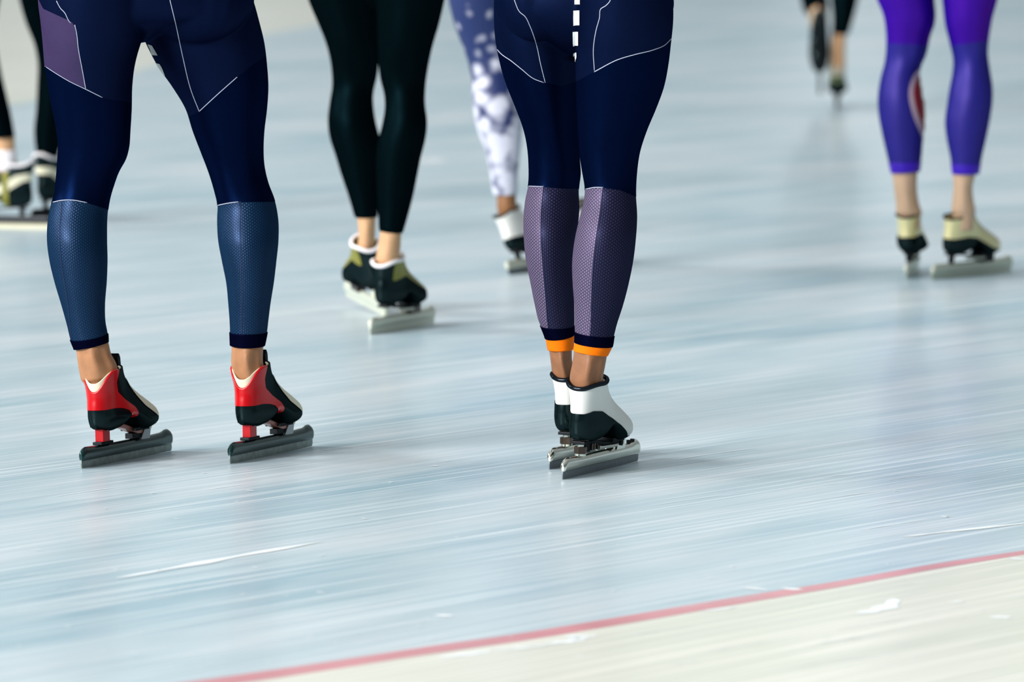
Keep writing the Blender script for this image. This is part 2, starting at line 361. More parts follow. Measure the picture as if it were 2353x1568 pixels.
red = mesh_obj('red_boundary_line', V, [(i, n+i, n+i+1, i+1) for i in range(n-1)], M['ice_red'], None, False); tag(red, kind='structure')
V = [(p[0], p[1], .0003) for p in bot] + [(p[0]*1.0, p[1]-7.5, .0003) for p in bot]
apr = mesh_obj('cream_ice_apron', V, [(i, n+i, n+i+1, i+1) for i in range(n-1)], M['ice_cream'], None, False); tag(apr, kind='structure')
far = [(-700, 330), (-200, 275), (60, 236), (230, 190), (420, 130), (600, 80), (700, 62), (800, 40), (1000, -10), (1300, -90)]
fb = [ground(*p) for p in far]; n = len(fb)
V = [(p[0], p[1], .0004) for p in fb] + [(p[0]-3, 92, .0004) for p in fb]
fa = mesh_obj('cream_infield_ice', V, [(i, i+1, n+i+1, n+i) for i in range(n-1)], M['ice_cream'], None, False); tag(fa, kind='structure')
# long pale skate scratches and chips of frost lying in the ice
sc = MB()
def scratch(pts, w):
    pts = [ground(*p) for p in pts]; T = np.linspace(0, 1, len(pts)); A = np.array(pts); q = np.linspace(0, 1, 24)
    P = np.stack([herm(T, A[:, 0], q), herm(T, A[:, 1], q)], 1); d = np.gradient(P, axis=0); d /= np.linalg.norm(d, axis=1)[:, None]
    nrm = np.stack([-d[:, 1], d[:, 0]], 1); ww = w*np.sin(np.pi*np.clip(q*.96+.02, 0, 1))**.6
    ww = ww*(1+.35*np.sin(q*17+pts[0][0]*9)); Vv = [(*(P[i]+nrm[i]*ww[i]), .0009) for i in range(24)] + [(*(P[i]-nrm[i]*ww[i]), .0009) for i in range(24)]
    sc.add(Vv, [(i, 24+i, 25+i, i+1) for i in range(23)])
scratch([(270, 1330), (420, 1303), (560, 1277), (740, 1246)], .012)
scratch([(2070, 1236), (2170, 1224), (2353, 1204), (2500, 1188)], .008)
scratch([(1970, 1412), (2010, 1405), (2045, 1392), (2055, 1378)], .016)
for (px, py, w, l) in [(1020, 1416, .018, 12), (1318, 1464, .012, 18), (1735, 1354, .03, 9), (1820, 1355, .02, 12), (2300, 1420, .016, 18), (2200, 1385, .01, 10), (1650, 1402, .008, 40), (1300, 1476, .014, 45), (1340, 1466, .010, 30), (1070, 1506, .012, 60), (1200, 1490, .008, 60), (2338, 1286, .02, 8), (990, 370, .06, 22)]:
    scratch([(px-l, py+l*.12), (px, py), (px+l, py-l*.12)], w)
for k in range(130):
    py = 1000+540*random.random()**.8; px = random.uniform(0, 2353)
    l = random.uniform(2, 5)
    if random.random() < .5: scratch([(px-l, py+l*.1), (px, py), (px+l, py-l*.1)], random.uniform(.003, .010))
    else:
        l = random.uniform(30, 160); scratch([(px-l, py+l*.16), (px, py), (px+l, py-l*.13)], random.uniform(.0006, .0016))
o = sc.build('frost_scratches', M['frost'], ice); o['kind'] = 'stuff'
# far hall wall beyond the ice (only its reflection reaches the picture)
wl = MB().box(-40, 40, 96, 96.4, 0, 14).build('wall_back', mat('hall_wall', (.42, .47, .50), .7), None); tag(wl, kind='structure')

wm = bpy.data.materials.new('daylit_pane'); wm.use_nodes = True; wb = wm.node_tree.nodes['Principled BSDF']
wb.inputs['Emission Color'].default_value = (.86, .95, 1, 1); wb.inputs['Emission Strength'].default_value = 2.6
for k, (x, w_, z0, z1) in enumerate([(-5.9, .35, 6.5, 10.5), (-3.7, .4, 7, 9.5), (.75, .4, 7, 10), (4.25, .55, 7, 11), (5.05, .5, 7, 11), (-8.6, .6, 7, 11), (9.5, .8, 6, 11), (-1.6, .3, 9, 12)]):
    tag(MB().box(x-w_/2, x+w_/2, 95.9, 96.0, z0, z1).build('window_%d' % (k+1), wm, None), kind='structure')
# ------------------------------------------------------------------ skates
ZK = [.055, .065, .08, .095, .105, .115, .13, .145, .165, .185, .21, .24]
XR = [-.112, -.122, -.128, -.130, -.130, -.129, -.127, -.127, -.130, -.134, -.136, -.136]
XF = [.100, .117, .124, .113, .094, .072, .036, .006, -.020, -.034, -.040, -.042]
HH = [.018, .026, .032, .0345, .0335, .0325, .0315, .031, .033, .0355, .037, .038]   # heel half width
HB = [.030, .040, .043, .040, .037, .035, .033, .032, .033, .035, .037, .038]        # ball half width
def boot_grid(ztr, zts, ztf, inset=0.0, nt_=44, na=76, lip=True, z0=None, tmin=0.0, arch=.078):
    rows = []
    th = np.linspace(0, 2*np.pi, na, endpoint=False)       # 0 = toe, pi = heel
    c, s = np.cos(th), np.sin(th)
    u = (c+1)/2
    zb = herm([0, .17, .30, .47, .64, .85, 1], [.070, .065, .070, arch, .066, .057, .064], u)
    zt = np.where(c < 0, zts+(ztr-zts)*np.clip(-c, 0, 1)**3.0, zts+(ztf-zts)*np.clip(c, 0, 1)**1.6)
    def ring(z, ins, k=1.0):
        xr, xf = herm(ZK, XR, z)+ins, herm(ZK, XF, z)-ins
        xc, a = (xr+xf)/2, (xf-xr)/2
        hh, hb = herm(ZK, HH, z)-ins, herm(ZK, HB, z)-ins
        w = hh+(hb-hh)*np.clip((u-.25)/.45, 0, 1)
        sx_ = np.sign(s)*np.abs(s)**.82; cx_ = np.sign(c)*np.abs(c)**.9
        return np.stack([xc+a*cx_*(.82+.18*k), w*sx_*k, z], 1)
    for t in np.linspace(tmin, 1, nt_):
        z = zb+(zt-zb)*t
        k = 1.0 if t > .13 else .55+.45*math.sqrt(max(0, 1-(1-t/.13)**2))
        rows.append(ring(z, inset, k))
    if lip:
        rows.append(ring(zt+.0006, inset+.0018)); rows.append(ring(zt-.001, inset+.0035)); rows.append(ring(zt-.03, inset+.004))
    V = np.concatenate(rows); F = [f for f in grid_faces(len(rows), na)]
    if tmin == 0:                                            # sole: strips from side to side, so that it follows the arch
        h = na//2; F.append((0, na-1, 1)); F.append((h-1, h+1, h))
        for j in range(1, h-1): F.append((j, na-j, na-j-1, j+1))
    return V, F, zt, ring
def normals(V, F):
    N = np.zeros_like(V)
    for f in F:
        a, b, c = V[f[0]], V[f[1]], V[f[2]]; n_ = np.cross(b-a, c-a)
        for i in f: N[i] += n_
    return N/np.maximum(np.linalg.norm(N, axis=1), 1e-12)[:, None]
def region(V, F, field, off=.001):
    N = normals(V, F); D, F2, sd = split(V+N*off, F, field); return keep(D, F2, sd, 0)

BLADE_T = [(-.189, .015), (-.190, .027), (-.187, .034), (-.181, .039), (-.172, .041), (-.10, .0395), (.10, .0395), (.165, .041), (.180, .045), (.192, .0455), (.203, .041), (.209, .033), (.210, .015)]
def make_skate(kind, parent, mtx, name='speed_skate'):
    def P(o): o.matrix_basis = Matrix.Identity(4); return o
    st = dict(A=(.142, .184, .192), B=(.168, .178, .188), C=(.160, .172, .190), P=(.158, .166, .182), D=(.160, .172, .186), E=(.203, .188, .196), F=(.165, .175, .185))[kind]
    V, F, zt, ring = boot_grid(*st, arch=.096 if kind == 'P' else .089)
    body_mat = dict(A='black_gloss', B='white_leather', C='black_gloss', P='gold', D='white_leather', E='black_gloss', F='green')[kind]
    boot = mesh_obj(name, V, F, M[body_mat], parent); boot.matrix_local = mtx
    xz = V[:, [0, 2]]
    def reg(nm, poly, m, off=.0011, extra=None):
        f = poly_sd(xz, poly)
        if extra is not None: f = np.maximum(f, extra)
        R, RF = region(V, F, f, off); return mesh_obj(nm, R, RF, M[m], boot)
    # blade
    rmat, tmat = dict(A=('run_dark', 'tube_dark'), B=('steel_run', 'steel'), C=('steel_pale', 'steel_pale'), P=('steel_pale', 'steel_pale'), D=('steel_run', 'steel_pale'), E=('cream', 'blackm'), F=('blackm', 'blackm'))[kind]
    BT = np.array(BLADE_T[1:-1]); xs_ = np.r_[-.190, -.1885, np.linspace(-.186, -.17, 8), np.linspace(-.16, .16, 12), np.linspace(.17, .2085, 14), .210]
    tz = np.interp(xs_, [-.190, -.1885, -.186, -.181, -.172, -.10, .10, .165, .180, .192, .203, .2085, .210], [.027, .031, .0345, .039, .041, .0395, .0395, .041, .045, .0455, .041, .035, .026])
    prof = [(.0024, 0), (.0044, .10), (.0058, .30), (.0062, .52), (.0056, .74), (.0038, .90), (.0012, 1.0)]; prof = prof+[(-y_, f_) for y_, f_ in prof[::-1]]
    Vb = np.array([(x_, y_, .0150+f_*(z_-.015)) for i_, (x_, z_) in enumerate(zip(xs_, tz)) for y_, f_ in [(y_*(.35 if i_ in (0, len(xs_)-1) else (.8 if i_ in (1, len(xs_)-2) else 1)), f_) for y_, f_ in prof]]); nb = len(prof)
    Fb = grid_faces(len(xs_), nb)+[tuple(range(nb)), tuple(range((len(xs_)-1)*nb, len(xs_)*nb))[::-1]]; Vb = np.concatenate([Vb, Vb[:nb], Vb[-nb:]]); nn = len(xs_)*nb; Fb[-2] = tuple(range(nn, nn+nb)); Fb[-1] = tuple(range(nn+nb, nn+2*nb))[::-1]; Vb, Fb = orient(Vb, Fb)
    bt = mesh_obj('blade_tube', Vb, Fb, M[tmat], boot)
    br = MB().prism([(-.1895, .0006), (-.1905, .010), (-.190, .017), (.2105, .017), (.2105, .006), (.207, .0008), (.1, .0), (-.1, .0)], -.0009, .0009)
    br.build('blade_runner', M[rmat], boot)
    if kind == 'A':
        reg('heel_counter', [(-.2, .108), (-.115, .108), (-.09, .110), (-.065, .108), (-.045, .103), (-.034, .094), (-.028, .084), (-.028, .04), (.004, .04), (.002, .085), (-.018, .107), (-.055, .124), (-.080, .140), (-.088, .16), (-.078, .20), (-.078, .25), (-.2, .25)], 'red_gloss')
        reg('lace_cover', [(-.026, .30), (-.026, .150), (.0, .126), (.03, .104), (.06, .090), (.085, .080), (.092, .085), (.094, .30)], 'cream', .0016, (np.abs(V[:, 1])-.041))
        L, LF, *_ = boot_grid(.159, .183, .190, inset=.0026, tmin=.45); mesh_obj('liner', L, LF, M['cream'], boot)
        MB().box(-.108, -.078, -.009, .009, .044, .076).build('heel_post', M['red_metal'], boot, .0015)
        MB().cyl((-.093, -.0125, .069), (-.093, .0125, .069), .0035).build('bolt', M['alu'], boot)
        MB().box(-.118, -.066, -.010, .010, .0395, .0455).build('rear_pad', M['blackm'], boot, .001)
        a = [(-.080, .0690), (-.055, .0715), (-.030, .0705), (-.005, .066), (.020, .059), (.045, .053), (.075, .052)]
        MB().prism([(x, z+.0045) for x, z in a]+[(x, z-.004) for x, z in a[::-1]], -.0095, .0095).build('bridge', M['copper'], boot, .001)
        MB().box(-.115, -.072, -.016, .016, .0735, .0790).box(.020, .082, -.017, .017, .0555, .063).each(2, 'mounting_plate', M['blackm'], boot, .001)
        MB().box(.022, .070, -.0085, .0085, .040, .051).build('hinge_block', M['blackm'], boot, .001)
        MB().prism([(.052, .036), (.092, .036), (.100, .060), (.094, .067), (.080, .067)], -.0115, -.008).prism([(.052, .036), (.092, .036), (.100, .060), (.094, .067), (.080, .067)], .008, .0115).each(2, 'hinge_plate', M['alu'], boot, .0008)
        MB().cyl((.091, -.0145, .060), (.091, .0145, .060), .0055).build('hinge_bolt', M['steel_pale'], boot)
        tg = MB().prism([(-.040, .150), (-.030, .150), (-.036, .205), (-.042, .214), (-.047, .205)], -.017, .017).build('tongue', M['black_rub'], boot, .002)
    else:
        shell = dict(B=[(-.2, .121), (-.125, .121), (-.105, .1265), (-.075, .1245), (-.05, .114), (-.03, .107), (-.012, .099), (.01, .091), (.035, .078), (.055, .066), (.2, .060), (.2, 0), (-.2, 0)],
                     C=None, P=[(-.2, .108), (-.12, .107), (-.07, .113), (-.03, .109), (.0, .097), (.04, .081), (.08, .072), (.2, .071), (.2, 0), (-.2, 0)],
                     D=[(-.2, .100), (.0, .096), (.2, .075), (.2, 0), (-.2, 0)], E=None, F=[(-.2, .11), (.2, .08), (.2, 0), (-.2, 0)])[kind]
        if shell: reg('carbon_shell', shell, 'black_gloss', .0012)
        if kind == 'C':
            reg('upper_panel', [(-.105, .125), (-.095, .125), (-.045, .135), (.0, .118), (.06, .098), (.12, .083), (.2, .08), (.2, .3), (-.105, .3)], 'olive', .0012)
        if kind == 'E':
            reg('side_stripe', [(-.2, .148), (-.11, .142), (-.06, .112), (.0, .092), (.06, .086), (.2, .086), (.2, .104), (.06, .104), (.01, .112), (-.05, .136), (-.09, .160), (-.12, .166), (-.2, .166)], 'cream', .0014)
            reg('strap', [(-.066, .05), (-.046, .05), (-.046, .19), (-.066, .19)], 'olive', .0018)
            reg('toe_panel', [(.03, .05), (.2, .05), (.2, .085), (.05, .085)], 'orange_red', .0012)
        if kind == 'F':
            reg('ankle_panel', [(-.2, .135), (.2, .135), (.2, .3), (-.2, .3)], 'grey_pad', .0012)
        if kind == 'P':
            reg('lace_cover', [(-.045, .30), (-.045, .15), (.03, .112), (.08, .095), (.2, .085), (.2, .30)], 'white_leather', .0016, np.abs(V[:, 1])-.027)
        if kind == 'B':
            # stitched seam at the back of the heel
            MB().tube([(herm(ZK, XR, z)+.004, -.008, z) for z in np.linspace(.128, .164, 14)], .0010, 6).build('back_seam', M['alu'], boot)
        na = 76; r_ = ring(zt, .0008)
        pm, pr = dict(B=('black_rub', .0044), C=('white_pad', .0050), P=('blackm', .003), D=('black_rub', .003), E=('white_pad', .005), F=('grey_pad', .005))[kind]
        MB().tube([tuple(p+np.array([0, 0, .001])) for p in r_], pr, 10, True).build('collar_padding', M[pm], boot, smooth=True)
        fm = 'blackm'
        # bridge, cups, posts
        a = [(-.115, .064), (-.085, .065), (-.05, .062), (-.01, .056), (.03, .053), (.08, .052)]
        MB().prism([(x, z+.003) for x, z in a]+[(x, z-.003) for x, z in a[::-1]], -.013, .013).build('bridge', M[fm], boot, .001)
        MB().cyl((-.098, 0, .060), (-.098, 0, .074), .0125, 20).build('heel_cup', M[fm], boot, .001); MB().box(.025, .085, -.018, .018, .054, .063).build('mounting_plate', M[fm], boot, .001)
        if kind == 'B':
            MB().cyl((-.100, 0, .0685), (-.100, 0, .0735), .0165, 24).build('heel_disc', M['bronze'], boot, .0008)
            MB().cyl((-.102, 0, .043), (-.102, 0, .056), .0128, 6).build('stop_nut', M['bronze'], boot, .0008)
            MB().cyl((-.102, 0, .039), (-.102, 0, .066), .0065, 16).build('stop_post', M['steel'], boot); MB().cyl((-.102, 0, .0385), (-.102, 0, .0425), .011, 20).build('washer', M['steel'], boot)
            MB().box(-.095, -.070, -.008, .008, .044, .062).build('post_block', M['blackm'], boot, .001)
            for yy_ in (-.0115, .0115):
                MB().cyl((-.040, yy_, .050), (.055, yy_, .047), .0042, 14).build('spring_rod', M['steel'], boot)
                MB().cyl((-.044, yy_, .0502), (-.034, yy_, .0498), .0062, 12).build('rod_nut', M['steel'], boot)
            V2 = MB()
            for k in range(4): V2.box(-.068+.012*k, -.062+.012*k, -.011, .011, .046, .060)
            V2.each(4, 'spring_coil', M['bronze'], boot, .001)
            MB().prism([(.060, .036), (.105, .036), (.104, .060), (.088, .067), (.070, .060)], -.0125, -.008).prism([(.060, .036), (.105, .036), (.104, .060), (.088, .067), (.070, .060)], .008, .0125).each(2, 'hinge_plate', M['steel'], boot, .0008)
            MB().cyl((.080, -.0155, .050), (.080, .0155, .050), .0065, 16).build('hinge_bolt', M['blackm'], boot)
            MB().cyl((.155, 0, .040), (.155, 0, .0465), .0045, 12).cyl((.175, 0, .042), (.175, 0, .047), .0045, 12).each(2, 'blade_screw', M['blackm'], boot)
        else:
            MB().cyl((-.098, 0, .040), (-.098, 0, .066), .0085, 14).build('stop_post', M['steel_pale' if kind == 'C' else 'blackm'], boot)
            MB().prism([(.035, .036), (.100, .036), (.100, .060), (.045, .060)], -.012, .012).build('hinge_block', M['bronze' if kind == 'C' else 'blackm'], boot, .001)
            if kind in 'CP': MB().cyl((-.040, -.011, .050), (.050, -.011, .048), .004, 10).build('spring_rod', M['steel_pale'], boot)
    return boot
def skate_matrix(rear_px, yaw, lean=0, toe_up=0):
    G = ground(*rear_px); y = math.radians(yaw); fw = Vector((math.sin(y), math.cos(y), 0)); O = Vector(G)+fw*.19
    R = Matrix.Rotation(math.pi/2-y, 4, 'Z') @ Matrix.Rotation(math.radians(lean), 4, 'X')
    Mx = Matrix.Translation(O) @ R
    if toe_up: Mx = Mx @ Matrix.Translation((-.19, 0, 0)) @ Matrix.Rotation(-math.radians(toe_up), 4, 'Y') @ Matrix.Translation((.19, 0, 0))
    return Mx, Mx @ Vector((-.090, 0, .17))

# ------------------------------------------------------------------ legs
NA = 72
def section(Lp, Rp, cy, rd, bow=0.0, tend=0.0, calf=0.0, ham=0.0, grow=1.0, n=NA, dup=False):
    """one closed ring: Lp, Rp world points at both silhouettes, cy depth shift, rd depth half thickness"""
    c = (Lp+Rp)/2; h = (Rp-Lp)/2*grow; rd = rd*grow
    ph = np.linspace(0, 2*np.pi, n+1 if dup else n, endpoint=dup) + np.pi/2       # start at the front (away from the camera)
    a, b = np.cos(ph), np.sin(ph)
    back = np.clip(-b, 0, 1)
    k = 1 - calf*.0*back
    r = rd*np.where(b < 0, 1.0 + calf*.10*(np.cos(ph*2)*-1) , 1.0)
    if ham: r = np.where(b < 0, rd*(1 - ham*np.exp(-(a/.28)**2)), r)
    if tend: r = np.where(b < 0, rd*(1 + tend*np.exp(-(a/.22)**2) - tend*.9*np.exp(-((np.abs(a)-.58)/.2)**2)), r)
    P = c[None, :] + a[:, None]*h[None, :] + np.stack([np.zeros_like(b), b*r + cy, bow*back], 1)
    return P
class Leg:
    """outline rows measured in photo pixels; Y0 = depth of the ankle"""
    def __init__(s, left, right, Y0, depth, bows=None):
        s.l = np.array(left, float); s.r = np.array(right, float); s.Y0 = Y0; s.d = np.array(depth, float)
    def ring(s, yl, yr, bow=0, grow=1.0, tend=0.0, n=NA, dup=False, extra=0.0):
        xl, xr = herm(s.l[:, 1], s.l[:, 0], yl), herm(s.r[:, 1], s.r[:, 0], yr); ym = (yl+yr)/2
        cy, rd = herm(s.d[:, 0], s.d[:, 1], ym), herm(s.d[:, 0], s.d[:, 2], ym)
        L, R = at(xl, yl, s.Y0+cy), at(xr, yr, s.Y0+cy)
        if extra: dd = (R-L)/np.linalg.norm(R-L)*extra; L, R = L-dd, R+dd; rd += extra
        calf = herm(s.d[:, 0], s.d[:, 3], ym) if s.d.shape[1] > 3 else 0
        return section(L, R, 0.0, rd, bow*.00085, tend, calf=max(0, calf), ham=max(0, -calf), grow=grow, n=n, dup=dup)
    def loft(s, a, b, n, bow0=0, bow1=0, grow=1.0, extra=0.0, cap=True, tend=0.0):
        rows = [s.ring(a[0]+(b[0]-a[0])*t, a[1]+(b[1]-a[1])*t, bow0+(bow1-bow0)*t, grow, tend, extra=extra) for t in np.linspace(0, 1, n)]
        V = np.concatenate(rows); F = [f[::-1] for f in grid_faces(n, NA)]
        if cap: F += [tuple(range(NA)), tuple(range((n-1)*NA, n*NA))[::-1]]
        return orient(V, F)
def orient(V, F):
    vol = 0.0
    c = V.mean(0)
    for f in F[:: max(1, len(F)//400)]:
        a, b, d = V[f[0]]-c, V[f[1]]-c, V[f[2]]-c; vol += a @ np.cross(b, d)
    if vol < 0: F = [f[::-1] for f in F]
    return V, F
def tube_part(leg, name, a, b, n, mat_, parent, bow0=0, bow1=0, grow=1.0, extra=0.0, lip=0.0, split_line=None, mats=None):
    """open-ended sleeve of cloth with the honeycomb coordinates in 'pat'"""
    rows = []; pats = []
    T = np.linspace(0, 1, n); along = 0; prev = None
    for t in T:
        R = leg.ring(a[0]+(b[0]-a[0])*t, a[1]+(b[1]-a[1])*t, bow0+(bow1-bow0)*t, grow, extra=extra, dup=True)
        if prev is not None: along += abs(R[:, 2].mean()-prev)
        prev = R[:, 2].mean(); rows.append(R)
        seg = np.r_[0, np.cumsum(np.linalg.norm(np.diff(R, axis=0), axis=1))]
        seg = seg-seg[-1]/2; pats.append(np.stack([seg, np.full(NA+1, along)], 1))
    if lip:
        for rr, arr in ((-lip, rows[0]), (-lip, rows[-1])): pass
        c0, c1 = rows[0].mean(0), rows[-1].mean(0)
        rows.insert(0, c0+(rows[0]-c0)*(1-lip)); rows.append(c1+(rows[-1]-c1)*(1-lip)); pats.insert(0, pats[0]); pats.append(pats[-1]); n += 2
    V = np.concatenate(rows); pt = np.concatenate(pats)
    F = grid_faces(n, NA+1, False); V, F = orient(V, F)
    D = np.concatenate([V, pt], 1); side = None
    if split_line is not None:
        sl = np.array(split_line, float); q = to_px(V); f = q[:, 0]-herm(sl[:, 1], sl[:, 0], q[:, 1])
        D, F, side = split(D, F, f)
    # weld the duplicated front column visually by matching normals is unnecessary (it faces away)
    return mesh_obj(name, D[:, :3], F, mats if mats else mat_, parent, midx=side, pat=D[:, 3:5])
def pelvis(rows, Y0, n=NA):
    """rows: (y, xl, xr, depth shift, half depth)"""
    R = []
    for (y, xl, xr, cy, rd) in rows:
        R.append(section(at(xl, y, Y0+cy), at(xr, y, Y0+cy), 0, rd, n=n))
    V = np.concatenate(R); F = [f[::-1] for f in grid_faces(len(R), n)]
    F += [tuple(range(n)), tuple(range((len(R)-1)*n, len(R)*n))[::-1]]
    return orient(V, F)
def inner_pelvis(rows, Y0):
    rows = [r for r in rows]; rows = rows[12:50]
    return pelvis([(r[0]-14, (r[1]+r[2])/2-(r[2]-r[1])*.44, (r[1]+r[2])/2+(r[2]-r[1])*.44, r[3], r[4]*.85) for r in rows], Y0)
def densify(rows, k=10):
    rows = np.array(rows, float); T = np.arange(len(rows)); q = np.linspace(0, len(rows)-1, (len(rows)-1)*k+1)
    return np.stack([herm(T, rows[:, j], q) for j in range(rows.shape[1])], 1)
def blob(c, r, n=20):
    V = []; F = []
    for i in range(n+1):
        a = math.pi*i/n
        for j in range(n): b = 2*math.pi*j/n; V.append((c[0]+r[0]*math.sin(a)*math.cos(b), c[1]+r[1]*math.sin(a)*math.sin(b), c[2]+r[2]*math.cos(a)))
    return orient(np.array(V), grid_faces(n+1, n))
def foot_in(mtx):
    """foot filling the boot, in world space"""
    pts = [(-.100, .0, .100), (-.06, 0, .112), (-.01, 0, .113), (.05, 0, .092), (.09, 0, .082)]
    V, F = tube([mtx @ Vector(p) for p in pts], [.020, .022, .018, .015, .010], 16); return np.array([tuple(v) for v in V]), F
def rel(o, root):
    """re-express a mesh built in world space under its thing's empty"""
    o.matrix_parent_inverse = Matrix.Translation(-root.location); return o
def root_at(x, y, label):
    r = empty('person', (x, y, 0)); tag(r, label, 'person'); return r

# ================================================================== person A (far left, navy suit, red and black skates)
def scaled_depth(pts): return pts
mA1, kA1 = skate_matrix((187, 1078), 23, -2.0); mA2, kA2 = skate_matrix((528, 1067), 22, -1.0)
depthA = [(-60, -.03, .125, 0), (90, -.02, .105, 0), (200, 0, .090, 0), (320, .02, .074, 0), (400, .03, .064, -.03), (470, .025, .062, -.02), (560, .005, .064, .3), (650, .0, .056, .15), (720, .0, .045, 0), (790, .0, .037, 0), (850, 0, .035, 0), (960, 0, .034, 0)]
A1 = Leg([(90, -60), (88, 0), (94, 50), (99, 100), (103, 150), (110, 200), (119, 250), (129, 300), (133, 340), (131, 370), (128, 410), (123, 450), (117, 468), (110, 500), (107, 550), (113, 600), (125, 650), (140, 700), (154, 750), (162, 782), (170, 802)],
         [(352, -60), (345, 20), (329, 85), (322, 105), (310, 150), (304, 200), (303, 250), (300, 300), (297, 340), (290, 366), (274, 395), (263, 425), (254, 455), (249, 485), (247, 550), (248, 600), (246, 650), (242, 700), (243, 740), (248, 768), (249, 786)], kA1.y, depthA)
A2 = Leg([(300, -60), (315, 20), (329, 85), (345, 120), (361, 150), (396, 200), (426, 250), (442, 300), (461, 350), (480, 400), (492, 440), (499, 472), (498, 500), (500, 550), (509, 600), (519, 650), (524, 700), (527, 740), (528, 765), (529, 790)],
         [(560, -60), (582, 0), (596, 50), (608, 100), (614, 150), (617, 200), (614, 250), (608, 300), (606, 340), (608, 380), (617, 420), (632, 460), (640, 500), (641, 550), (636, 600), (630, 650), (622, 700), (617, 740), (614, 765), (608, 795)], kA2.y, depthA)
YA = (kA1.y+kA2.y)/2
GA = ground(360, 1060)
PA = root_at((kA1.x+kA2.x)/2, YA, 'person in navy racing suit with red speed skates, standing left with legs apart')
torsoA = densify([(98, 325, 333, -.02, .015), (72, 265, 395, -.02, .06), (40, 120, 560, -.03, .115), (-20, 86, 584, -.03, .13), (-90, 92, 570, -.02, .13), (-170, 118, 545, .02, .115), (-260, 135, 525, .11, .105), (-330, 125, 540, .20, .10), (-390, 150, 520, .30, .08), (-420, 250, 420, .36, .03)])
buttA = [blob(at(215, -15, YA-.055), (.105, .085, .10)), blob(at(455, -15, YA-.055), (.105, .085, .10))]
V, F = union([A1.loft((-50, -50), (490, 504), 60, 0, 6), A2.loft((-50, -50), (495, 485), 60, 0, 3), pelvis(torsoA, YA)]+buttA, .0042)
seamA = np.array([(100, 470), (118, 467), (140, 462), (165, 461), (205, 468), (249, 482), (300, 490), (440, 486), (497, 474), (525, 468), (548, 465), (600, 464), (650, 463)], float)
V, F2_, sd_ = split(V, F, to_px(V)[:, 1]-np.interp(to_px(V)[:, 0], seamA[:, 0], seamA[:, 1])); V, F = keep(V, F2_, sd_, 0)
treeA = bvh(V, F)
line = [(60, 138), (103, 152), (125, 166), (160, 187), (197, 205), (240, 226), (300, 236), (380, 262), (425, 270), (440, 265), (458, 256), (500, 217), (545, 177), (590, 142), (640, 108)]
ln = np.array(line, float)
def above(V, ln):
    q = to_px(V); return q[:, 1]-np.interp(q[:, 0], ln[:, 0], ln[:, 1])
D, F2, side = split(V, F, above(V, ln))
q = to_px(D); 
suitA = mesh_obj('racing_suit', D, F2, [M['navy_top'], M['navy']], PA, midx=side); rel(suitA, PA)
def under(mb_or_VF, name, m, parent, smooth=True):
    V_, F_ = (mb_or_VF.V, mb_or_VF.F) if isinstance(mb_or_VF, MB) else mb_or_VF
    o = mesh_obj(name, V_, F_, m, parent, smooth); return o
# outer left panel in plum cloth; part of its tone is painted-in lit sheen
D2, F3, s3 = split(V+normals(V, F)*.0007, F, np.maximum(above(V, ln), to_px(V)[:, 0]-np.interp(to_px(V)[:, 1], [0, 20, 50, 60, 110, 165, 203], [90, 100, 165, 172, 180, 190, 197])))
under(keep(D2, F3, s3, 0), 'outer_thigh_panel', M['plum'], suitA)['label'] = 'plum side panel of the left thigh, lit sheen painted in'
for pts in ([(130, 2), (140, 20), (148, 28), (160, 50), (163, 53)], [(172, 57), (176, 75), (180, 110), (190, 165), (197, 204)], [(387, -15), (391, 2), (405, 60), (420, 130), (440, 210), (458, 256)], [(104, 152), (125, 166), (160, 187), (197, 205), (235, 224)], [(458, 256), (500, 217), (545, 177)], [(122, 465), (140, 461), (165, 460), (200, 466)], [(501, 472), (525, 467), (548, 464)]):
    under(drape_line(treeA, pts, .0008), 'piping', M['thread'], suitA)
for l, r in (([(340, 101), (345, 112), (350, 126)], [(350, 104), (357, 116), (363, 127)]), ([(358, 144), (366, 158), (373, 172)], [(368, 147), (374, 158), (380, 174)])):
    under(drape_patch(treeA, l, r), 'reflective_mark', M['flash'], suitA)
for leg, a, b, bw, sl in ((A1, (458, 472), (782, 768), 6, [(143, 440), (141, 480), (137, 530), (141, 600), (156, 700), (166, 790)]), (A2, (462, 452), (765, 765), 3, [(552, 440), (552, 520), (553, 590), (556, 700), (556, 790)])):
    c = tube_part(leg, 'calf_panel', a, b, 70, M['knitA'], suitA, bow0=bw, bow1=-4, grow=.988)
    c.data.update(); ct = bvh(*[(np.array([tuple(v.co) for v in c.data.vertices])), [tuple(p.vertices) for p in c.data.polygons]][0:2])
    under(drape_line(ct, sl, .0007), 'calf_seam', M['dthread'], suitA)
tube_part(A1, 'ankle_cuff', (781, 767), (803, 786), 12, M['cuff'], suitA, bow0=-4, bow1=-2, extra=.0012, lip=.07)
tube_part(A2, 'ankle_cuff', (764, 764), (793, 794), 12, M['cuff'], suitA, bow0=-2, bow1=-4, extra=.0012, lip=.07)
def ankle(rows, Y0, tend=.17):
    """rows (yL,xL,yR,xR,depth shift,half depth)"""
    rows = densify(rows, 8); n_ = len(rows)-1; R = [section(at(r[1], r[0], Y0+r[4]), at(r[3], r[2], Y0+r[4]), 0, r[5]*(.90 if i < n_*.3 else .96), tend=tend*math.sin(math.pi*min(1, max(0, (i/n_-.25)/.6))), grow=.93 if i < n_*.2 else (1 if i < n_*.8 else .85)) for i, r in enumerate(rows)]
    V = np.concatenate(R); F = [f[::-1] for f in grid_faces(len(R), NA)]+[tuple(range(NA)), tuple(range((len(R)-1)*NA, len(R)*NA))[::-1]]
    return orient(V, F)
def body(root, parts, m, voxel=.0035, smooth=3):
    V, F = union(parts, voxel, smooth); o = mesh_obj('body', V, F, m, root); rel(o, root); return o
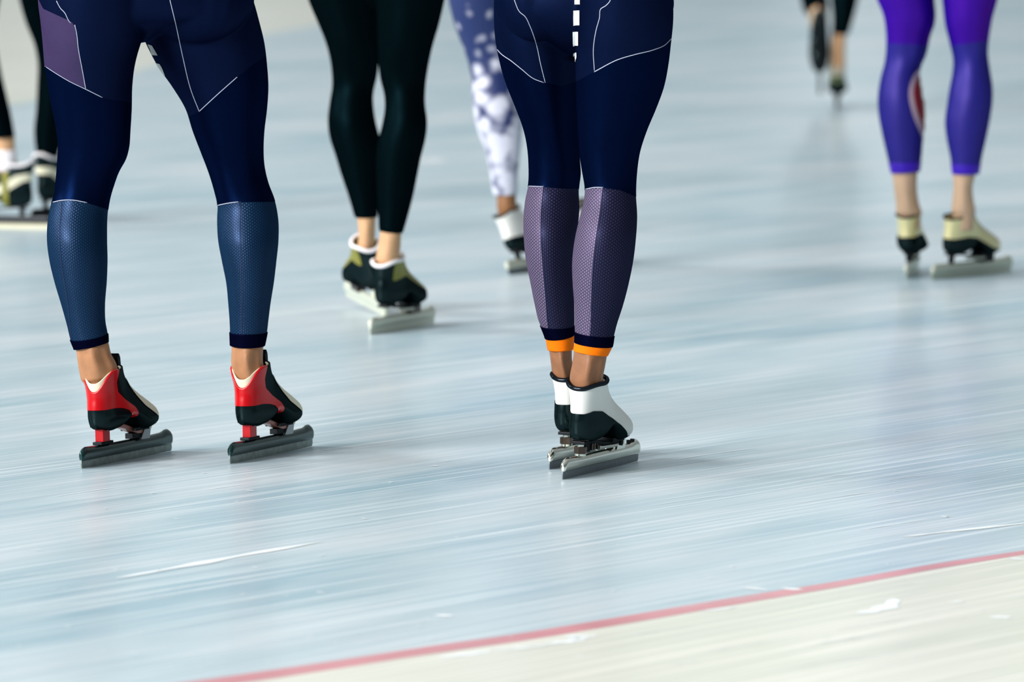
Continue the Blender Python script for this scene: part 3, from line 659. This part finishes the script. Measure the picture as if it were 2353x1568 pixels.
ank1 = ankle([(720, 146, 720, 238, 0, .042), (775, 165, 770, 246, 0, .038), (802, 174, 790, 250, 0, .036), (830, 178, 815, 256, 0, .036), (855, 182, 838, 268, .002, .037), (885, 188, 870, 272, .004, .036), (930, 196, 930, 262, .0, .030)], kA1.y)
ank2 = ankle([(720, 529, 720, 614, 0, .042), (775, 531, 775, 610, 0, .037), (800, 532, 800, 605, 0, .036), (830, 531, 830, 604, 0, .036), (850, 533, 850, 608, .002, .037), (880, 540, 880, 612, .003, .036), (930, 545, 930, 602, .0, .030)], kA2.y)
body(PA, [A1.loft((0, 0), (760, 755), 60, grow=.93), A2.loft((0, 0), (755, 755), 60, grow=.93), ank1, ank2, inner_pelvis(torsoA, YA), foot_in(mA1), foot_in(mA2)], M['skin'])
for mx in (mA1, mA2):
    s = make_skate('A', PA, Matrix.Translation(-PA.location) @ mx)

# ================================================================== person B (centre, navy suit, white and black skates)
mB2, kB2 = skate_matrix((1292, 1103), 22, 3.0); mB1, kB1 = skate_matrix((1262, 1080), 22, 1.0)
depthB = [(-60, -.03, .125, 0), (90, -.02, .105, 0), (200, 0, .088, 0), (300, .02, .074, 0), (380, .03, .062, -.03), (440, .03, .058, -.02), (540, .005, .062, .3), (640, .0, .055, .15), (700, .0, .046, 0), (770, 0, .038, 0), (850, 0, .036, 0), (960, 0, .034, 0)]
B1 = Leg([(1140, -60), (1135, 0), (1135, 50), (1139, 100), (1145, 130), (1152, 160), (1165, 200), (1185, 250), (1203, 300), (1211, 340), (1214, 380), (1213, 425), (1206, 460), (1202, 500), (1203, 550), (1208, 600), (1218, 650), (1228, 700), (1238, 740), (1243, 752), (1252, 775), (1258, 804)],
         [(1330, -60), (1326, 100), (1326, 200), (1328, 300), (1333, 370), (1335, 400), (1331, 432), (1332, 480), (1327, 540), (1320, 600), (1318, 650), (1320, 700), (1320, 770), (1318, 804)], kB1.y, depthB)
B2 = Leg([(1320, -60), (1322, 100), (1323, 200), (1327, 300), (1333, 370), (1338, 400), (1343, 430), (1341, 460), (1331, 500), (1320, 550), (1314, 600), (1315, 650), (1319, 700), (1320, 750), (1320, 790), (1317, 806)],
         [(1545, -60), (1547, 0), (1547, 50), (1542, 100), (1536, 150), (1526, 200), (1508, 250), (1487, 300), (1471, 350), (1464, 400), (1462, 440), (1465, 500), (1462, 550), (1456, 600), (1446, 650), (1433, 700), (1417, 750), (1411, 775), (1407, 797), (1397, 818)], kB2.y, depthB)
YB = (kB1.y+kB2.y)/2
PB = root_at((kB1.x+kB2.x)/2, YB, 'person in navy racing suit with orange ankle bands and white speed skates, centre front')
torsoB = densify([(130, 1316, 1336, 0, .02), (90, 1250, 1420, -.02, .08), (40, 1150, 1535, -.03, .12), (-20, 1136, 1547, -.03, .13), (-90, 1145, 1535, -.02, .13), (-170, 1175, 1505, .02, .115), (-260, 1190, 1490, .11, .105), (-330, 1180, 1500, .20, .10), (-390, 1210, 1470, .30, .08), (-420, 1290, 1390, .36, .03)])
buttB = [blob(at(1232, -18, YB-.055), (.078, .085, .095)), blob(at(1445, -22, YB-.058), (.082, .085, .10))]
V, F = union([B1.loft((-50, -50), (452, 456), 60, 0, 2), B2.loft((-50, -50), (458, 468), 60, 0, 6), pelvis(torsoB, YB)]+buttB, .0042, 3)
seamB = np.array([(1190, 429), (1212, 429), (1249, 430), (1300, 434), (1334, 434), (1339, 440), (1345, 436), (1365, 432), (1386, 432), (1425, 437), (1462, 452), (1480, 456)], float)
V, F2_, sd_ = split(V, F, to_px(V)[:, 1]-np.interp(to_px(V)[:, 0], seamB[:, 0], seamB[:, 1])); V, F = keep(V, F2_, sd_, 0)
treeB = bvh(V, F)
ln = np.array([(1100, 90), (1138, 108), (1150, 122), (1175, 140), (1200, 160), (1225, 180), (1255, 190), (1290, 198), (1321, 188.5), (1323, 188), (1366, 165), (1420, 137), (1460, 125), (1500, 115), (1530, 102), (1546, 86), (1570, 70)], float)
D, F2, side = split(V, F, above(V, ln))
suitB = mesh_obj('racing_suit', D, F2, [M['navy_top'], M['navy']], PB, midx=side); rel(suitB, PB)
for pts in ([(1178, -12), (1183, 2), (1195, 28), (1206, 37), (1218, 60), (1232, 100), (1243, 150), (1253, 190)], [(1406, -12), (1402, 2), (1391, 14), (1381, 20), (1378, 40), (1370, 70), (1364, 110), (1366, 162)], [(1140, 110), (1150, 122), (1175, 140), (1200, 160), (1225, 180), (1250, 190)], [(1366, 165), (1420, 137), (1460, 125), (1500, 115), (1528, 103), (1543, 88)], [(1215, 428), (1249, 429)], [(1346, 435), (1365, 431), (1386, 431)]):
    under(drape_line(treeB, pts, .0008), 'piping', M['thread'], suitB)
for y0, y1, a, b in ((-12, 10, 1321, 1334), (24, 58, 1318, 1333), (73, 105, 1317, 1330), (121, 144, 1318, 1326)):
    under(drape_patch(treeB, [(a, y0), (a, (y0+y1)/2), (a+(3 if y0 > 100 else 0), y1)], [(b, y0), (b, (y0+y1)/2), (b-(4 if y0 > 100 else 0), y1)], .0016, 6, 8), 'printed_bar', M['stripe'], suitB)
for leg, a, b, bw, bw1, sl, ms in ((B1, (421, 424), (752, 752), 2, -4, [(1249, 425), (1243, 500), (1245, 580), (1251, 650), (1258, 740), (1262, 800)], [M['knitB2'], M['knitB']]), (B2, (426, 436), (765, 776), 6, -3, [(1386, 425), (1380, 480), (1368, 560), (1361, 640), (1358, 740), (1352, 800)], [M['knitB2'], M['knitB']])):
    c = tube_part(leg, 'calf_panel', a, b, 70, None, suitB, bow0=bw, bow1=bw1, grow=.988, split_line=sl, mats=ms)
    ct = bvh(np.array([tuple(v.co) for v in c.data.vertices]), [tuple(p.vertices) for p in c.data.polygons])
    under(drape_line(ct, sl[:-1], .0008), 'calf_seam', M['dthread'], suitB)
tube_part(B1, 'ankle_cuff', (749, 749), (777, 768), 12, M['cuff'], suitB, bow0=-4, bow1=-6, extra=.0012, lip=.07)
tube_part(B2, 'ankle_cuff', (762, 773), (787, 797), 12, M['cuff'], suitB, bow0=-3, bow1=-3, extra=.0012, lip=.07)
o = rel(tube_part(B1, 'ankle_band', (772, 765), (804, 802), 12, M['orange'], PB, bow0=-6, bow1=-2, extra=.0002, lip=.06), PB)
o = rel(tube_part(B2, 'ankle_band', (785, 794), (806, 818), 12, M['orange'], PB, bow0=-3, bow1=-1, extra=.0002, lip=.06), PB)
ank1 = ankle([(690, 1232, 690, 1312, 0, .042), (760, 1252, 760, 1312, 0, .037), (802, 1261, 802, 1314, 0, .035), (830, 1265, 830, 1315, 0, .036), (855, 1268, 855, 1322, .002, .037), (900, 1274, 900, 1330, .003, .035), (940, 1284, 940, 1330, 0, .028)], kB1.y)
ank2 = ankle([(700, 1326, 700, 1420, 0, .044), (760, 1324, 770, 1404, 0, .038), (806, 1319, 818, 1395, 0, .036), (840, 1314, 845, 1390, 0, .036), (870, 1309, 868, 1386, .002, .037), (910, 1312, 905, 1386, .003, .035), (950, 1320, 950, 1376, 0, .028)], kB2.y)
body(PB, [B1.loft((0, 0), (745, 745), 60, grow=.93), B2.loft((0, 0), (755, 755), 60, grow=.93), ank1, ank2, inner_pelvis(torsoB, YB), foot_in(mB1), foot_in(mB2)], M['skinB'])
for mx in (mB1, mB2): make_skate('B', PB, Matrix.Translation(-PB.location) @ mx)

# ================================================================== simpler neighbours share one builder
def neighbour(label, legs, torso, butts, cloth, cloth_idx=None, skates=(), skin=None, ankles=(), kind='C', voxel=.006, root_x=None, suit_name='leggings'):
    Y = sum(l.Y0 for l, *_ in legs)/len(legs); R = root_at(root_x, Y, label)
    V, F = union([l.loft(a0, a1, 50) for l, a0, a1 in legs]+([pelvis(densify(torso), Y)] if torso else [])+butts(Y), voxel)
    suit = None
    if cloth_idx is None: suit = mesh_obj(suit_name, V, F, cloth, R)
    else:
        D, F2, side = split(V, F, cloth_idx(V)); suit = mesh_obj(suit_name, D, F2, cloth, R, midx=side)
    rel(suit, R)
    body(R, [l.loft((max(a0[0], 0), max(a0[1], 0)), (a1[0]-20, a1[1]-20), 40, grow=.90) for l, a0, a1 in legs]+[ankle(rows, Y0, .05) for rows, Y0 in ankles]+[inner_pelvis(densify(torso), Y)]+[foot_in(mx) for mx in skates], skin, .005, 3)
    for mx in skates: make_skate(kind, R, Matrix.Translation(-R.location) @ mx)
    return R, suit, bvh(V, F)

# ---- person C: black leggings
mC2, kC2 = skate_matrix((850, 770), 22, 0); mC1, kC1 = skate_matrix((888, 730), -15, -9, 3.5)
dC = [(-200, -.02, .13, 0), (0, 0, .095, 0), (100, .01, .080, 0), (190, .03, .064, -.02), (280, .01, .066, .3), (400, 0, .050, 0), (500, 0, .038, 0), (700, 0, .034, 0)]
C1 = Leg([(690, -90), (708, 0), (729, 50), (749, 100), (758, 135), (762, 165), (763, 200), (758, 230), (753, 280), (758, 320), (768, 350), (783, 400), (800, 450), (815, 502)],
         [(885, -90), (874, 0), (872, 120), (866, 180), (858, 215), (859, 250), (866, 290), (874, 320), (874, 400), (871, 450), (868, 502)], kC1.y, dC)
C2 = Leg([(855, -90), (864, 0), (868, 100), (874, 185), (882, 215), (884, 245), (878, 285), (868, 325), (864, 360), (865, 420), (868, 480), (870, 535)],
         [(1040, -90), (1022, 0), (1008, 60), (996, 100), (985, 150), (978, 200), (977, 240), (982, 280), (978, 320), (968, 360), (960, 400), (950, 450), (937, 500), (926, 538)], kC2.y, dC)
aC1 = ([(440, 802, 440, 868, 0, .042), (500, 820, 500, 864, 0, .036), (540, 824, 540, 862, 0, .034), (575, 822, 575, 860, .004, .031), (605, 834, 605, 858, .006, .022)], kC1.y)
aC2 = ([(480, 874, 480, 936, 0, .042), (536, 873, 536, 923, 0, .036), (565, 869, 565, 921, 0, .035), (595, 864, 595, 917, 0, .036), (640, 868, 640, 912, 0, .034)], kC2.y)
torC = [(20, 862, 880, 0, .02), (-20, 800, 940, -.01, .08), (-70, 700, 1030, -.03, .12), (-130, 680, 1045, -.03, .13), (-220, 700, 1025, .0, .12), (-320, 730, 1000, .12, .105), (-400, 730, 1000, .24, .09), (-440, 820, 900, .3, .03)]
neighbour('person in plain black leggings with olive and black skates, between the two navy suits', [(C1, (-80, -80), (502, 502)), (C2, (-80, -80), (534, 538))], torC, lambda Y: [blob(at(780, -110, Y-.05), (.085, .08, .10)), blob(at(950, -110, Y-.05), (.085, .08, .10))], M['black'], None, (mC1, mC2), M['skinC'], (aC1, aC2), 'C', root_x=(kC1.x+kC2.x)/2)

# ---- person P: violet and blue suit, gold skates
mP2, kP2 = skate_matrix((2140, 643), 36, 5); mP1, kP1 = skate_matrix((2083, 641), 8, -2)
dP = [(-300, -.02, .12, 0), (-60, 0, .095, 0), (40, .01, .078, 0), (130, .03, .064, -.02), (230, .01, .064, .3), (330, 0, .050, 0), (400, 0, .040, 0), (600, 0, .034, 0)]
P1 = Leg([(2003, -90), (2015, 0), (2028, 30), (2034, 60), (2036, 100), (2033, 140), (2023, 180), (2017, 220), (2018, 260), (2025, 300), (2036, 350), (2047, 395)],
         [(2160, -90), (2147, 0), (2150, 30), (2148, 55), (2139, 80), (2127, 130), (2116, 155), (2113, 175), (2117, 200), (2123, 240), (2124, 280), (2121, 320), (2119, 350), (2114, 392)], kP1.y, dP)
P2 = Leg([(2150, -90), (2165, 0), (2172, 60), (2182, 100), (2190, 140), (2188, 170), (2182, 200), (2176, 240), (2171, 280), (2175, 320), (2183, 360), (2188, 398)],
         [(2310, -90), (2292, 0), (2281, 40), (2274, 80), (2270, 120), (2275, 160), (2281, 200), (2281, 230), (2276, 270), (2266, 320), (2257, 360), (2250, 398)], kP2.y, dP)
aP1 = ([(340, 2042, 340, 2118, 0, .042), (396, 2050, 396, 2109, 0, .038), (430, 2054, 430, 2107, 0, .036), (465, 2058, 465, 2111, 0, .036), (495, 2060, 495, 2120, 0, .036), (530, 2066, 530, 2116, 0, .033)], kP1.y)
aP2 = ([(340, 2184, 340, 2256, 0, .042), (398, 2189, 398, 2243, 0, .038), (430, 2191, 430, 2235, 0, .035), (465, 2188, 465, 2238, 0, .036), (490, 2186, 490, 2243, 0, .037), (530, 2192, 530, 2240, 0, .033)], kP2.y)
torP = [(-50, 2150, 2166, 0, .02), (-90, 2080, 2240, -.01, .08), (-140, 2000, 2310, -.03, .12), (-200, 1988, 2320, -.03, .13), (-290, 2010, 2300, .0, .12), (-390, 2030, 2280, .12, .105), (-460, 2030, 2280, .24, .09), (-500, 2110, 2200, .3, .03)]
def pside(V):
    q = to_px(V); return -(q[:, 1]-np.interp(q[:, 0], [2000, 2130, 2165, 2280, 2300], [98, 104, 108, 92, 90]))*1.0
RP, suitP, treeP = neighbour('person in violet and blue racing suit with gold speed skates, on the right', [(P1, (-80, -80), (395, 392)), (P2, (-80, -80), (398, 398))], torP, lambda Y: [blob(at(2075, -170, Y-.05), (.09, .08, .10)), blob(at(2235, -170, Y-.05), (.09, .08, .10))], [M['blue'], M['purple']], pside, (mP1, mP2), M['skinP'], (aP1, aP2), 'P', root_x=(kP1.x+kP2.x)/2, suit_name='racing_suit', voxel=.005)
under(drape_patch(treeP, [(2117, 155), (2102, 168), (2092, 190), (2088, 215), (2092, 245), (2103, 280), (2116, 310), (2119, 325)], [(2118, 156), (2117, 168), (2118, 190), (2121, 215), (2123, 245), (2124, 280), (2123, 310), (2121, 325)], .0015, 8, 40), 'print_border', M['pinkwhite'], suitP)
under(drape_patch(treeP, [(2112, 174), (2103, 188), (2098, 210), (2101, 235), (2108, 262), (2116, 285), (2121, 302)], [(2114, 175), (2118, 188), (2120, 210), (2122, 235), (2123.5, 262), (2124, 285), (2123, 302)], .0028, 8, 40), 'crescent_print', M['crimson'], suitP)
tube_part(P1, 'ankle_cuff', (374, 371), (398, 394), 8, M['vcuff'], suitP, extra=.0012, lip=.07)
tube_part(P2, 'ankle_cuff', (377, 377), (400, 400), 8, M['vcuff'], suitP, extra=.0012, lip=.07)

# ---- person D: star print leggings behind person B
mD1, kD1 = skate_matrix((1170, 632), 25, -20); mD2, kD2 = skate_matrix((1300, 622), 20, 0)
dD = [(-200, -.02, .12, 0), (0, 0, .09, 0), (150, .03, .066, 0), (250, .01, .064, .2), (350, 0, .050, 0), (440, 0, .038, 0), (640, 0, .034, 0)]
D1 = Leg([(1020, -90), (1030, 0), (1045, 60), (1060, 100), (1076, 145), (1083, 180), (1085, 220), (1090, 270), (1100, 310), (1112, 340), (1122, 380), (1132, 450)],
         [(1175, -90), (1172, 0), (1175, 60), (1178, 100), (1183, 140), (1186, 180), (1196, 230), (1200, 270), (1200, 310), (1198, 340), (1192, 390), (1190, 448)], kD1.y, dD)
D2_ = Leg([(1190, -90), (1200, 0), (1220, 100), (1238, 180), (1236, 250), (1250, 320), (1268, 380), (1280, 440)],
          [(1360, -90), (1350, 0), (1340, 100), (1335, 160), (1338, 240), (1334, 320), (1325, 380), (1322, 440)], kD2.y+.0, dD)
aD1 = ([(400, 1128, 400, 1190, 0, .040), (448, 1141, 448, 1186, 0, .036), (480, 1142, 480, 1188, 0, .035), (505, 1151, 505, 1192, .008, .030), (530, 1164, 530, 1196, .015, .024)], kD1.y)
aD2 = ([(400, 1276, 400, 1326, 0, .036), (440, 1280, 440, 1322, 0, .036), (480, 1284, 480, 1326, 0, .035), (520, 1290, 520, 1332, 0, .032)], kD2.y)
torD = [(-40, 1180, 1196, 0, .02), (-80, 1110, 1270, -.01, .08), (-120, 1025, 1355, -.03, .12), (-180, 1015, 1362, -.03, .13), (-270, 1040, 1330, .0, .12), (-370, 1060, 1310, .12, .105), (-440, 1060, 1310, .24, .09), (-480, 1140, 1230, .3, .03)]
neighbour('person in blue and white star print leggings with white skates, partly behind centre skater', [(D1, (-80, -80), (450, 448)), (D2_, (-80, -80), (440, 440))], torD, lambda Y: [], M['stars'], None, (mD1, mD2), M['skinD'], (aD1, aD2), 'D', root_x=(kD1.x+kD2.x)/2, voxel=.007)

# ---- person E: black leggings at the left edge
mE1, kE1 = skate_matrix((118, 527), -73, 0); mE2, kE2 = skate_matrix((72, 512), 24, 0)
dE = [(-200, -.02, .12, 0), (0, .02, .085, 0), (150, .02, .07, 0), (250, 0, .06, 0), (340, 0, .045, 0), (520, 0, .036, 0)]
E1 = Leg([(-110, -120), (-105, 0), (-90, 120), (-60, 200), (-38, 260), (-20, 318)], [(40, -120), (0, 0), (-8, 100), (0, 150), (12, 205), (25, 260), (35, 316)], kE1.y, dE)
E2 = Leg([(20, -120), (44, 0), (60, 55), (78, 100), (86, 140), (85, 200), (82, 260), (78, 300), (84, 362)], [(185, -120), (170, 0), (175, 60), (172, 120), (168, 200), (160, 260), (145, 320), (133, 362)], kE2.y, dE)
aE1 = ([(280, -22, 280, 28, 0, .036), (318, -14, 318, 34, 0, .034), (345, -10, 345, 34, 0, .030), (390, -2, 390, 30, 0, .026), (430, 4, 430, 40, 0, .022)], kE1.y)
aE2 = ([(320, 90, 320, 138, 0, .036), (362, 90, 362, 126, 0, .034), (400, 92, 400, 126, 0, .032), (430, 94, 430, 124, 0, .03)], kE2.y)
torE = [(-70, 10, 26, 0, .02), (-110, -60, 90, -.01, .08), (-150, -110, 180, -.03, .12), (-220, -115, 190, -.03, .13), (-320, -90, 160, .0, .12), (-420, -70, 150, .12, .105), (-480, -70, 150, .24, .09), (-520, 0, 80, .3, .03)]
RE, suitE, treeE = neighbour('person in black leggings cut off by the left edge of the photo', [(E1, (-110, -110), (318, 316)), (E2, (-110, -110), (362, 362))], torE, lambda Y: [], M['black'], None, (mE1, mE2), M['skinC'], (aE1, aE2), 'E', root_x=(kE1.x+kE2.x)/2, voxel=.007)
for (l, r, y0, y1, k) in ((-14, 38, 345, 392, kE1), (87, 130, 370, 404, kE2)):
    rows = densify([(y0, l, y0, r, 0, .033), ((y0+y1)/2, l, (y0+y1)/2, r, 0, .031), (y1, l+3, y1, r-3, 0, .028)], 5)
    Rr = [section(at(q_[1], q_[0], k.y), at(q_[3], q_[2], k.y), 0, q_[5]) for q_ in rows]; Vv = np.concatenate(Rr)
    Fv = [f[::-1] for f in grid_faces(len(Rr), NA)]+[tuple(range(NA)), tuple(range((len(Rr)-1)*NA, len(Rr)*NA))[::-1]]
    rel(mesh_obj('sock', *orient(Vv, Fv), M['white_pad'], RE), RE)

# ---- person F: far skater, one foot lifted
mF1, kF1 = skate_matrix((1921, 252), 4, 0)
YF = kF1.y
mF2 = Matrix.Translation(Vector(at(1885, 98, YF-.12))) @ Matrix(((0, -1, 0, 0), (0, 0, 1, 0), (-1, 0, 0, 0), (0, 0, 0, 1)))
dF = [(-400, .0, .10, 0), (-100, .06, .07, 0), (0, .03, .05, 0), (80, 0, .04, 0), (260, 0, .034, 0)]
F1 = Leg([(1880, -330), (1890, -200), (1902, -100), (1908, 0), (1912, 40), (1910, 80)], [(1990, -330), (1992, -200), (1986, -100), (1972, 0), (1962, 40), (1950, 80)], YF, dF)
R = root_at(kF1.x, YF, 'person in black leggings far behind with one foot lifted, upper right')
ankF = mF2 @ Vector((-.09, 0, .15)); kn = Vector((ankF.x-.02, YF+.36, .50)); hp = Vector((F1.ring(-330, -330).mean(0)[0]-.12, YF+.02, 1.02))
tv, tf = tube([ankF+Vector((0, .06, .02)), ankF.lerp(kn, .4), kn, kn.lerp(hp, .5), hp], [.04, .055, .06, .075, .09], 20)
hx = (at(1935, -330, YF)+np.array(hp))/2
V, F = union([F1.loft((-330, -330), (82, 80), 40), (np.array([tuple(v) for v in tv]), tf), blob((hx[0], YF+.02, 1.04), (.17, .13, .14)), blob((hx[0], YF+.22, 1.2), (.16, .26, .16))], .009)
s = mesh_obj('leggings', V, F, M['black'], R); rel(s, R)
aF1 = ankle([(40, 1916, 40, 1954, 0, .036), (82, 1909, 80, 1945, 0, .035), (120, 1907, 120, 1942, 0, .034), (160, 1906, 160, 1942, 0, .034), (185, 1908, 185, 1938, 0, .03)], YF, .1)
tv, tf = tube([mF2 @ Vector((-.09, 0, .10)), mF2 @ Vector((-.09, 0, .17)), ankF+Vector((0, .08, .03)), kn], [.03, .034, .038, .045], 20)
body(R, [aF1, (np.array([tuple(v) for v in tv]), tf), F1.loft((-300, -300), (50, 50), 30, grow=.82), (lambda t_: (np.array([tuple(v) for v in t_[0]]), t_[1]))(tube([kn, hp, Vector((hx[0], YF+.02, 1.04))], [.045, .06, .06], 16)), foot_in(mF1), foot_in(mF2)], M['skinC'], .006)
for mx in (mF1, mF2): make_skate('F', R, Matrix.Translation(-R.location) @ mx)
